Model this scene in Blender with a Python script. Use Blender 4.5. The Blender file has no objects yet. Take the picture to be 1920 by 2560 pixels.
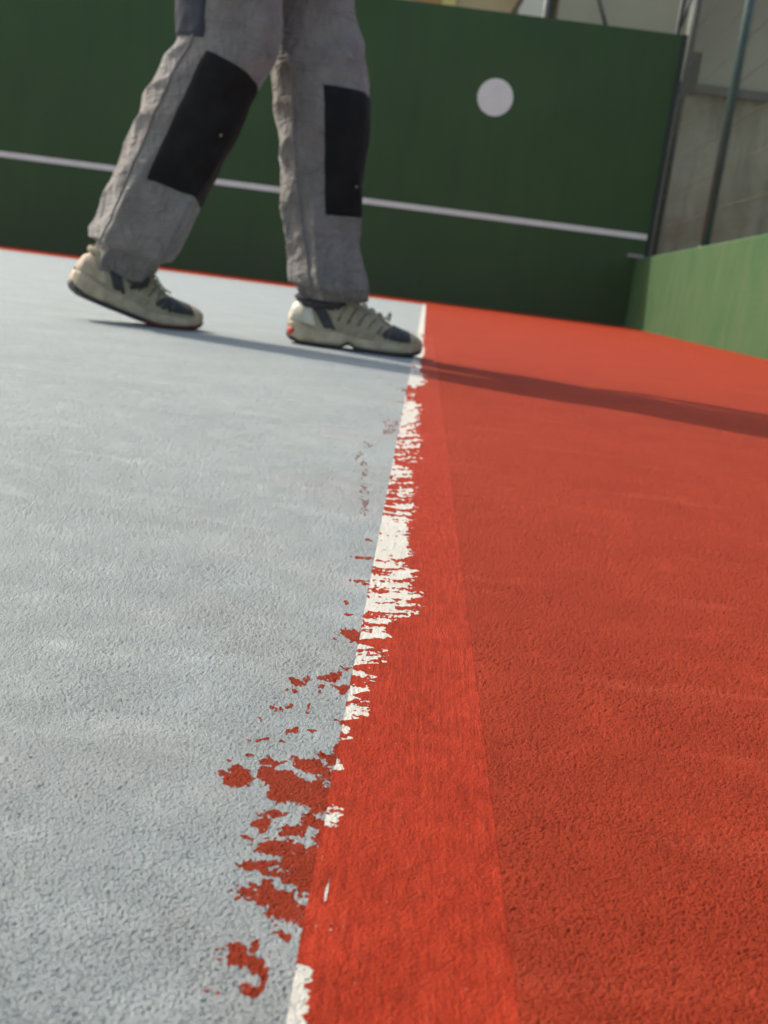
import bpy, bmesh, math, random
import numpy as np
from mathutils import Vector, Matrix, noise as mn

S = bpy.context.scene
C = S.collection
R = math.radians

# ------------------------------------------------------------------ camera
F_PX, PITCH, ROLL, YAW, CAM_H = 2600.0, 0.21770, 0.12920, -0.01229, 0.1540
cy_, sy_ = math.cos(YAW), math.sin(YAW)
cp_, sp_ = math.cos(PITCH), math.sin(PITCH)
fwd = Vector((sy_*cp_, cy_*cp_, -sp_)); rgt = Vector((cy_, -sy_, 0)); upv = rgt.cross(fwd)
cr_, sr_ = math.cos(ROLL), math.sin(ROLL)
r2 = cr_*rgt + sr_*upv; u2 = cr_*upv - sr_*rgt
cd = bpy.data.cameras.new('camera'); cam = bpy.data.objects.new('camera', cd); C.objects.link(cam)
m = Matrix((r2, u2, -fwd)).transposed().to_4x4(); m.translation = Vector((0, 0, CAM_H)); cam.matrix_world = m
cd.sensor_fit = 'VERTICAL'; cd.sensor_height = 36.0; cd.sensor_width = 27.0
cd.lens = 36.0*F_PX/2560.0; cd.clip_start = 0.01; cd.clip_end = 500
cd.dof.use_dof = True; cd.dof.focus_distance = 0.42; cd.dof.aperture_fstop = 20.0
S.camera = cam

# ------------------------------------------------------------------ light
SUN_EL, SUN_A = R(45), R(27)          # elevation; angle behind the line of the practice wall
to_sun = Vector((-math.cos(SUN_A)*math.cos(SUN_EL), math.sin(SUN_A)*math.cos(SUN_EL), math.sin(SUN_EL)))
w = bpy.data.worlds.new('World'); S.world = w; w.use_nodes = True
wn = w.node_tree
bg = wn.nodes['Background']; sky = wn.nodes.new('ShaderNodeTexSky'); sky.sky_type = 'NISHITA'
sky.sun_disc = False; sky.sun_elevation = SUN_EL; sky.sun_rotation = math.atan2(to_sun.x, to_sun.y) % (2*math.pi)
sky.altitude = 100; sky.dust_density = 3.0; sky.ozone_density = .6
wb = wn.nodes.new('ShaderNodeMix'); wb.data_type = 'RGBA'; wb.blend_type = 'MULTIPLY'; wb.inputs[0].default_value = 1; wb.inputs[7].default_value = (1.0, .965, .865, 1)
wn.links.new(sky.outputs[0], wb.inputs[6]); wn.links.new(wb.outputs[2], bg.inputs[0]); bg.inputs[1].default_value = 0.15
sl = bpy.data.lights.new('sun', 'SUN'); sl.energy = 2.3; sl.angle = R(0.53); sl.color = (1.0, 0.93, 0.83)
so = bpy.data.objects.new('sun', sl); C.objects.link(so)
so.rotation_euler = to_sun.to_track_quat('Z', 'Y').to_euler(); so.location = (-4, 3, 6)
S.view_settings.view_transform = 'Standard'; S.view_settings.look = 'None'
S.view_settings.exposure = 0.98; S.view_settings.gamma = 1.0; S.view_settings.use_curve_mapping = False

# ------------------------------------------------------------------ helpers
def tag(o, label=None, cat=None, group=None, kind=None):
    if label: o['label'] = label
    if cat: o['category'] = cat
    if group: o['group'] = group
    if kind: o['kind'] = kind
    return o
def empty(name, loc=(0, 0, 0)):
    o = bpy.data.objects.new(name, None); o.location = loc; o.empty_display_size = .1; C.objects.link(o); return o
def link(name, me, mat, parent=None, smooth=False):
    if mat: me.materials.append(mat)
    if smooth: me.polygons.foreach_set('use_smooth', [True]*len(me.polygons))
    o = bpy.data.objects.new(name, me); C.objects.link(o)
    if parent:
        o.parent = parent; o.matrix_parent_inverse = Matrix.Translation(-Vector(parent.location))
    return o
def mesh(name, V, Fc, mat, parent=None, smooth=False):
    me = bpy.data.meshes.new(name); me.from_pydata([tuple(v) for v in V], [], Fc); me.update()
    return link(name, me, mat, parent, smooth)
class MB:
    def __init__(s): s.V = []; s.F = []
    def box(s, x0, x1, y0, y1, z0, z1):
        n = len(s.V)
        s.V += [(x0,y0,z0),(x1,y0,z0),(x1,y1,z0),(x0,y1,z0),(x0,y0,z1),(x1,y0,z1),(x1,y1,z1),(x0,y1,z1)]
        s.F += [tuple(n+i for i in f) for f in ((3,2,1,0),(4,5,6,7),(0,1,5,4),(1,2,6,5),(2,3,7,6),(3,0,4,7))]
    def tube(s, pts, r, seg=10):
        pts = [Vector(p) for p in pts]; n0 = len(s.V)
        if not hasattr(r, '__len__'): r = [r]*len(pts)
        for i, p in enumerate(pts):
            d = (pts[min(i+1, len(pts)-1)] - pts[max(i-1, 0)]).normalized()
            a = d.orthogonal().normalized() if i == 0 else (a - d*a.dot(d)).normalized()
            b = d.cross(a)
            for k in range(seg):
                t = 2*math.pi*k/seg; s.V.append(tuple(p + r[i]*(a*math.cos(t) + b*math.sin(t))))
        for i in range(len(pts)-1):
            for k in range(seg):
                k2 = (k+1) % seg; s.F.append((n0+i*seg+k, n0+i*seg+k2, n0+(i+1)*seg+k2, n0+(i+1)*seg+k))
        s.F.append(tuple(n0+k for k in range(seg))[::-1]); s.F.append(tuple(n0+(len(pts)-1)*seg+k for k in range(seg)))
    def build(s, name, mat, parent=None, smooth=False, bevel=0):
        o = mesh(name, s.V, s.F, mat, parent, smooth)
        if bevel:
            b = o.modifiers.new('bevel', 'BEVEL'); b.width = bevel; b.segments = 2; b.limit_method = 'ANGLE'
        return o

# numpy value noise
def _hash(ix, iy, seed):
    h = (ix.astype(np.int64)*374761393 + iy.astype(np.int64)*668265263 + seed*974634777) & 0xffffffff
    h = ((h ^ (h >> 13))*1274126177) & 0xffffffff
    return ((h ^ (h >> 16)) & 0xffff)/65535.0
def vnoise(x, y, seed=0):
    ix = np.floor(x); iy = np.floor(y); fx = x-ix; fy = y-iy
    fx = fx*fx*(3-2*fx); fy = fy*fy*(3-2*fy)
    a = _hash(ix, iy, seed); b = _hash(ix+1, iy, seed); c = _hash(ix, iy+1, seed); d = _hash(ix+1, iy+1, seed)
    return (a*(1-fx)+b*fx)*(1-fy) + (c*(1-fx)+d*fx)*fy
def fbm(x, y, seed=0, o=3):
    s = 0; a = 1; t = 0
    for i in range(o):
        s = s + a*vnoise(x*2**i, y*2**i, seed+i*17); t += a; a *= .55
    return s/t            # 0..1
def iso_mesh(Fd, X, Y, Z, V, Fc):
    """polygons where field Fd > 0 on the grid X[i], Y[j]; full cells are merged into strips"""
    ny, nx = Fd.shape; P = Fd > 0
    full = P[:-1,:-1] & P[1:,:-1] & P[:-1,1:] & P[1:,1:]
    anyc = P[:-1,:-1] | P[1:,:-1] | P[:-1,1:] | P[1:,1:]
    for j in range(ny-1):
        row = full[j]; i = 0
        if row.any():
            idx = np.flatnonzero(np.diff(np.concatenate(([0], row.astype(int), [0]))))
            for a, b in zip(idx[::2], idx[1::2]):
                n = len(V); V += [(X[a],Y[j],Z),(X[b],Y[j],Z),(X[b],Y[j+1],Z),(X[a],Y[j+1],Z)]; Fc.append((n,n+1,n+2,n+3))
    js, is_ = np.nonzero(anyc & ~full)
    for j, i in zip(js, is_):
        cs = [(X[i],Y[j],Fd[j,i]),(X[i+1],Y[j],Fd[j,i+1]),(X[i+1],Y[j+1],Fd[j+1,i+1]),(X[i],Y[j+1],Fd[j+1,i])]
        poly = []
        for k in range(4):
            a = cs[k]; b = cs[(k+1) % 4]
            if a[2] > 0: poly.append((a[0],a[1],Z))
            if (a[2] > 0) != (b[2] > 0):
                t = a[2]/(a[2]-b[2]); poly.append((a[0]+(b[0]-a[0])*t, a[1]+(b[1]-a[1])*t, Z))
        if len(poly) > 2:
            n = len(V); V += poly; Fc.append(tuple(range(n, n+len(poly))))

# ------------------------------------------------------------------ materials
class NT:
    def __init__(s, name, rough=.7, spec=.4):
        s.m = bpy.data.materials.new(name); s.m.use_nodes = True; s.t = s.m.node_tree; s.n = s.t.nodes; s.l = s.t.links
        s.b = s.n['Principled BSDF']; s.b.inputs['Roughness'].default_value = rough; s.b.inputs['Specular IOR Level'].default_value = spec
        s.co = s.n.new('ShaderNodeTexCoord').outputs['Object']
    def map(s, scale=(1,1,1), rot=(0,0,0), loc=(0,0,0)):
        n = s.n.new('ShaderNodeMapping'); n.inputs['Scale'].default_value = scale; n.inputs['Rotation'].default_value = rot; n.inputs['Location'].default_value = loc
        s.l.new(s.co, n.inputs[0]); return n.outputs[0]
    def noise(s, scale, detail=3, rough=.55, vec=None, dist=0):
        n = s.n.new('ShaderNodeTexNoise'); n.inputs['Scale'].default_value = scale; n.inputs['Detail'].default_value = detail
        n.inputs['Roughness'].default_value = rough; n.inputs['Distortion'].default_value = dist
        s.l.new(vec if vec is not None else s.co, n.inputs['Vector']); return n.outputs[0]
    def vor(s, scale, vec=None, feat='F1'):
        n = s.n.new('ShaderNodeTexVoronoi'); n.feature = feat; n.inputs['Scale'].default_value = scale
        s.l.new(vec if vec is not None else s.co, n.inputs['Vector']); return n.outputs['Distance']
    def rng(s, v, a, b, c=0, d=1, smooth=False):
        n = s.n.new('ShaderNodeMapRange'); n.interpolation_type = 'SMOOTHSTEP' if smooth else 'LINEAR'
        for i, q in zip((1,2,3,4), (a,b,c,d)): n.inputs[i].default_value = q
        s.l.new(v, n.inputs[0]); return n.outputs[0]
    def math(s, op, a, b=0.0):
        n = s.n.new('ShaderNodeMath'); n.operation = op
        for i, q in enumerate((a, b)):
            if isinstance(q, (int, float)): n.inputs[i].default_value = q
            else: s.l.new(q, n.inputs[i])
        return n.outputs[0]
    def mix(s, f, a, b, mode='MIX'):
        n = s.n.new('ShaderNodeMix'); n.data_type = 'RGBA'; n.blend_type = mode
        for i, q in ((0,f),(6,a),(7,b)):
            if isinstance(q, (int, float)): n.inputs[i].default_value = q
            elif isinstance(q, tuple): n.inputs[i].default_value = (*q, 1)
            else: s.l.new(q, n.inputs[i])
        return n.outputs[2]
    def sep(s):
        n = s.n.new('ShaderNodeSeparateXYZ'); s.l.new(s.co, n.inputs[0]); return n.outputs
    def col(s, c):
        if isinstance(c, tuple): s.b.inputs['Base Color'].default_value = (*c, 1)
        else: s.l.new(c, s.b.inputs['Base Color'])
    def bump(s, h, dist, strength=1.0):
        n = s.n.new('ShaderNodeBump'); n.inputs['Distance'].default_value = dist; n.inputs['Strength'].default_value = strength
        s.l.new(h, n.inputs['Height']); s.l.new(n.outputs[0], s.b.inputs['Normal'])
def plain(name, c, rough=.6, spec=.4, var=.15, sc=30, bs=None, bd=.001):
    t = NT(name, rough, spec); n = t.noise(sc, 4)
    t.col(t.mix(t.rng(n, .3, .7), tuple(x*(1-var) for x in c), tuple(min(1, x*(1+var)) for x in c)))
    if bs: t.bump(t.noise(bs, 3), bd)
    return t.m
def sandy(name, c_lo, c_hi, dist, rough=.62, pit_shade_amt=.7, smooth_band=False, spec=.35):
    """acrylic court paint over sand: fine pitted grain in world units"""
    t = NT(name, rough, spec)
    g1 = t.noise(1700, 3, .72)                     # sub-millimetre grain
    wv = t.n.new('ShaderNodeVectorMath'); wv.operation = 'ADD'
    wn_ = t.n.new('ShaderNodeTexNoise'); wn_.inputs['Scale'].default_value = 700; t.l.new(t.co, wn_.inputs[0])
    ws = t.n.new('ShaderNodeVectorMath'); ws.operation = 'SCALE'; ws.inputs['Scale'].default_value = .0009; t.l.new(wn_.outputs['Color'], ws.inputs[0])
    t.l.new(t.co, wv.inputs[0]); t.l.new(ws.outputs[0], wv.inputs[1])
    g2 = t.math('SUBTRACT', 1.0, t.vor(820, wv.outputs[0]))
    g3 = t.noise(190, 3, .6)
    big = t.noise(7, 4, .55); mid = t.noise(38, 3, .55)
    amp = t.rng(mid, .3, .7, .55, 1.15)
    h = t.math('ADD', t.math('MULTIPLY', g1, 1.5), t.math('MULTIPLY', g2, .55))
    h = t.math('ADD', t.math('MULTIPLY', h, amp), t.math('MULTIPLY', g3, .35))
    if smooth_band:
        st = t.noise(1, 3, .6, t.map((560, 34, 1)))
        h = t.math('ADD', h, t.math('MULTIPLY', st, .9))
    c = t.mix(t.rng(big, .3, .72), c_lo, c_hi)
    c = t.mix(t.math('MULTIPLY', t.rng(mid, .45, .75), .35), c, tuple(min(1, x*1.12) for x in c_hi))
    if smooth_band:
        mo = t.noise(1, 4, .7, t.map((260, 110, 1))); c = t.mix(t.rng(mo, .42, .66, 0, .75), c, tuple(x*.66 for x in c_lo))
        c = t.mix(t.rng(st, .54, .72, 0, .40), c, (min(1, c_hi[0]*1.18), c_hi[1]*1.7, c_hi[2]*1.9))
    pit_shade = t.rng(g1, .43, .33, 0, pit_shade_amt)           # shade of the pits between the grains, put into the colour
    c = t.mix(pit_shade, c, tuple(x*.3 for x in c_lo))
    t.col(c); t.bump(h, dist)
    return t
X0, BW, YW = -0.009, 0.050, 11.07     # edge of the white line, its width, the practice wall
YR = 8.77                             # the grey playing area ends here, a red strip follows
# ------------------------------------------------------------------ ground
GREY_LO, GREY_HI = (.250, .284, .284), (.302, .338, .337)
RED_LO, RED_HI = (.268, .0310, .0115), (.318, .0385, .0155)
FR_LO, FR_HI = (.355, .0300, .0098), (.400, .0380, .0130)
def grid_sheet(name, xs, ys, z, mat):
    V = [(x, y, z) for y in ys for x in xs]; nx = len(xs)
    Fc = [(j*nx+i, j*nx+i+1, (j+1)*nx+i+1, (j+1)*nx+i) for j in range(len(ys)-1) for i in range(nx-1)]
    return mesh(name, V, Fc, mat)
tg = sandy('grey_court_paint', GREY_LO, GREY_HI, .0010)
# faint scuffs and a pinkish dusting of red paint near the line
b = tg.b.inputs['Base Color'].links[0].from_socket
xyz = tg.sep()
near = tg.math('MULTIPLY', tg.rng(xyz[0], -.22, -.02, 0, 1, True), tg.rng(tg.noise(9, 4), .42, .66))
c = tg.mix(tg.math('MULTIPLY', near, .16), b, (.33, .20, .18))
sc = tg.noise(1, 4, .6, tg.map((6, 30, 1), (0, 0, R(24))))
c = tg.mix(tg.rng(sc, .60, .74, 0, .35), c, (.40, .43, .42))
dk = tg.noise(1, 5, .65, tg.map((28, 60, 1), (0, 0, R(-12))))
c = tg.mix(tg.rng(dk, .70, .80, 0, .5), c, (.20, .20, .19))
tg.col(c)
grid_sheet('grey_court_floor', [-7, -3, -1, -.4, -.15, X0+.001], [-12, -2, -.3, .1, .3, .6, 1.2, 2.5, 5, YR], -0.0007, tg.m)['kind'] = 'structure'
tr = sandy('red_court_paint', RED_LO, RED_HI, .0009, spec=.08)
b = tr.b.inputs['Base Color'].links[0].from_socket
sc = tr.noise(1, 5, .6, tr.map((5, 22, 1), (0, 0, R(-18)), (3, 1, 0)))
c = tr.mix(tr.rng(sc, .58, .74, 0, .3), b, (.47, .085, .045))
sc2 = tr.noise(1, 4, .6, tr.map((9, 5, 1), (0, 0, R(30)), (7, 2, 0)))
c = tr.mix(tr.rng(sc2, .56, .74, 0, .14), c, (.31, .029, .012))
tr.col(c)
grid_sheet('red_court_floor', [X0+.001, .15, .4, 1, 2.4], [-12, -2, -.3, .1, .3, .6, 1.2, 2.5, 5, YW], -0.0007, tr.m)['kind'] = 'structure'
grid_sheet('red_border_strip', [-7, -3, X0+.001], [YR, YW], -0.0007, tr.m)['kind'] = 'structure'
soil = NT('soil', .95); n = soil.noise(1.5, 6); soil.col(soil.mix(n, (.11, .10, .075), (.22, .20, .16))); soil.bump(soil.noise(20, 5), .02)
grid_sheet('ground', [-120, -30, 30, 120], [-120, -20, 30, 120], -0.06, soil.m)['kind'] = 'structure'

tw = sandy('white_line_paint', (.46, .445, .39), (.52, .50, .44), .0005, pit_shade_amt=.12)

# ---- finely tessellated sandy surface near the viewer: real relief, paints share its grain
key = [(.05,.075,-.8),(.19,.078,-.8),(.209,.066,-.8),(.2115,-.35,.2),(.268,-.35,.2),(.272,.09,.3),(.284,.09,.3),(.287,-.12,.3),(.305,-.10,.3),(.308,.07,.3),(.314,.05,.3),
       (.318,-.05,.3),(.328,-.02,.3),(.332,.08,.25),(.340,.06,.25),(.345,-.02,.3),(.352,.16,.2),(.366,.15,.2),(.370,.02,.3),(.378,.18,.3),(.392,.19,.3),(.397,.05,.5),(.405,.24,.3),(.424,.24,.3),
       (.428,.0,.5),(.440,.28,.35),(.462,.24,.5),(.472,.40,.35),(.50,.47,.2),(.56,.44,.35),(.575,.44,.55),(.59,.40,.22),(.64,.34,.15),(.69,.34,.25),(.71,.42,.5),(.80,.38,.45),(.86,.36,.35),(.90,.42,.5),
       (1.0,.46,.5),(1.15,.42,.45),(1.2,.42,.15),(1.38,.42,.15),(1.42,.22,.6),(1.62,.30,.6),(1.66,.58,.05),(1.84,.52,.05),(1.95,.36,.2),(2.2,.36,.1),(2.6,.5,.1),(3.0,.36,.1),(3.4,.42,.1),(3.9,.42,.1),(8.8,.42,0)]
ky = np.log([k[0] for k in key]); kE = np.array([k[1] for k in key]); kD = np.array([k[2] for k in key])
def white_field(X, Y):
    """> 0 where the white line still shows"""
    U = (X-X0)/BW; TT = np.log(np.maximum(Y, .05)); E_ = np.interp(TT, ky, kE); D_ = np.interp(TT, ky, kD)
    TTs = TT + .014*(fbm(U*3, TT*6, 5)-.5) - U*.050
    streak = fbm(U*1.6, TTs/.008, 11, 3); comb = fbm(U*2.6, TTs/.0035, 13, 2)
    fine = fbm(U*16, TT/.005, 23, 3); grain = fbm(X/.0009, Y/.0013, 51, 2)
    holes = .50*fbm(U*2.4, TTs/.0075, 37, 3) + .28*fine + .22*grain
    A = np.clip(E_*2.6, .1, 1)
    W = np.minimum(E_ + (.32*(streak-.5)+.16*(comb-.5))*A + .16*(fine-.5)*A + .10*(grain-.5)*A - U, (holes - (.375 + .28*D_))*1.2)
    scr = np.where((Y < .262) & (Y > .218) & (U > .02) & (U < .26), fbm(U*95, Y/.015, 71, 2) + .22*(grain-.5) - .79 - .5*np.abs(U-.1), -1)
    return np.maximum(W, scr)
def relief(X, Y):
    n1 = fbm(X/.00062, Y/.00050, 101, 3); n2 = fbm(X/.0015, Y/.0010, 131, 2); n3 = fbm(X/.008, Y/.009, 151, 2)
    r = fbm(X/.035, Y/.05, 171, 2)
    amp = .75 + .7*(r-.3)
    pit = np.clip(.44 - n1, 0, 1)*1.9
    n1 = n1*.8 + .2*vnoise(X/.00034, Y/.00030, 191)
    h = ((n1-.5)*.48 - pit*1.5 + (n2-.5)*.46)*amp*.00080 + (n3-.5)*.00030
    return h
iy = np.arange(1/.150, 1/3.4, -.0080); Yr = 1/iy; sc_ = np.arange(-.56, .64, .00128)
GY_, GS = np.meshgrid(Yr, sc_, indexing='ij'); GX_ = GY_*GS
_e = np.clip(np.minimum((GS-sc_[0])/.02, (sc_[-1]-GS)/.02), 0, 1)*np.clip((3.4-GY_)/.6, 0, 1)
HH = relief(GX_, GY_)*_e
def grid_obj(name, fields, zoff, mat, keep=1.0, jmax=None):
    """the part of the tessellated surface where every field is > 0, edges cut cleanly"""
    Fd = fields[0]
    for f in fields[1:]: Fd = np.minimum(Fd, f)
    Z = HH*keep + zoff; ny, nx = Fd.shape; P = Fd > 0
    c4 = P[:-1,:-1].astype(np.int8) + P[1:,:-1] + P[:-1,1:] + P[1:,1:]
    js, is_ = np.nonzero(c4 == 4); q = np.stack([js*nx+is_, js*nx+is_+1, (js+1)*nx+is_+1, (js+1)*nx+is_], 1)
    used = np.zeros(ny*nx, bool); used[q.ravel()] = True
    js, is_ = np.nonzero((c4 > 0) & (c4 < 4)); extraV = []; polys = []; cache = {}
    base_n = None
    fx, gy, zz, fd = GX_.ravel(), GY_.ravel(), Z.ravel(), Fd.ravel()
    for j, i in zip(js.tolist(), is_.tolist()):
        ids = (j*nx+i, j*nx+i+1, (j+1)*nx+i+1, (j+1)*nx+i); poly = []
        for k in range(4):
            a, b_ = ids[k], ids[(k+1) % 4]; fa, fb = fd[a], fd[b_]
            if fa > 0: poly.append(('g', a)); used[a] = True
            if (fa > 0) != (fb > 0):
                kk = (a, b_) if a < b_ else (b_, a)
                if kk not in cache:
                    t_ = fd[kk[0]]/(fd[kk[0]]-fd[kk[1]]); cache[kk] = len(extraV)
                    extraV.append((fx[kk[0]]+(fx[kk[1]]-fx[kk[0]])*t_, gy[kk[0]]+(gy[kk[1]]-gy[kk[0]])*t_, zz[kk[0]]+(zz[kk[1]]-zz[kk[0]])*t_))
                poly.append(('e', cache[kk]))
        if len(poly) > 2: polys.append(poly)
    remap = np.cumsum(used)-1; nb = int(used.sum())
    co = np.stack([fx[used], gy[used], zz[used]], 1)
    if extraV: co = np.vstack([co, np.array(extraV)])
    q = remap[q]; lo = [q.ravel()]; tot = [np.full(len(q), 4)]
    ex = [[int(remap[v]) if t_ == 'g' else nb+v for t_, v in p] for p in polys]
    if ex: lo.append(np.array([v for p in ex for v in p])); tot.append(np.array([len(p) for p in ex]))
    lo = np.concatenate(lo).astype(np.int32); tot = np.concatenate(tot).astype(np.int32); st = np.r_[0, np.cumsum(tot)[:-1]].astype(np.int32)
    me = bpy.data.meshes.new(name); me.vertices.add(len(co)); me.vertices.foreach_set('co', co.astype(np.float32).ravel())
    me.loops.add(len(lo)); me.loops.foreach_set('vertex_index', lo); me.polygons.add(len(tot)); me.polygons.foreach_set('loop_start', st)
    me.polygons.foreach_set('loop_total', tot); me.update(calc_edges=True); me.validate()
    return link(name, me, mat, None, True)
inG = X0 - GX_; inL = np.minimum(GX_ - X0, X0+BW-.0016 - GX_); inR = GX_ - (X0+BW-.0016)
zone = (GX_ > X0-.01) & (GX_ < X0+BW+.01)
Wf = np.full(GX_.shape, -1.0); Wf[zone] = white_field(GX_[zone], GY_[zone])
grid_obj('grey_court_surface', [inG], 0.0, tg.m)['kind'] = 'structure'
grid_obj('red_court_surface', [inR], 0.0, tr.m)['kind'] = 'structure'
o = grid_obj('white_line', [inL], 0.00002, tw.m, .75)
tag(o, 'white painted court line between grey and red floor, mostly covered by fresh red paint', 'court line')
tf = sandy('fresh_red_paint', FR_LO, FR_HI, .0009, rough=.5, pit_shade_amt=.35, smooth_band=True, spec=.10)
b = tf.b.inputs['Base Color'].links[0].from_socket
tf.col(tf.mix(tf.rng(tf.sep()[1], .9, 1.9, 0, .85), b, RED_HI))
o = grid_obj('fresh_paint_band', [np.minimum(GX_-X0+.0003, X0+BW+.0004-GX_), -Wf*.02], .00012, tf.m, .46)
tag(o, 'strip of fresh brighter red paint brushed raggedly over the white line', 'paint band')
# the same line and paint carry on beyond, to the end of the grey area
far_w = mesh('far_line', [(X0,3.38,.0002),(X0+.021,3.38,.0002),(X0+.024,YR,.0002),(X0,YR,.0002)], [(0,1,2,3)], tw.m, bpy.data.objects['white_line'])

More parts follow.
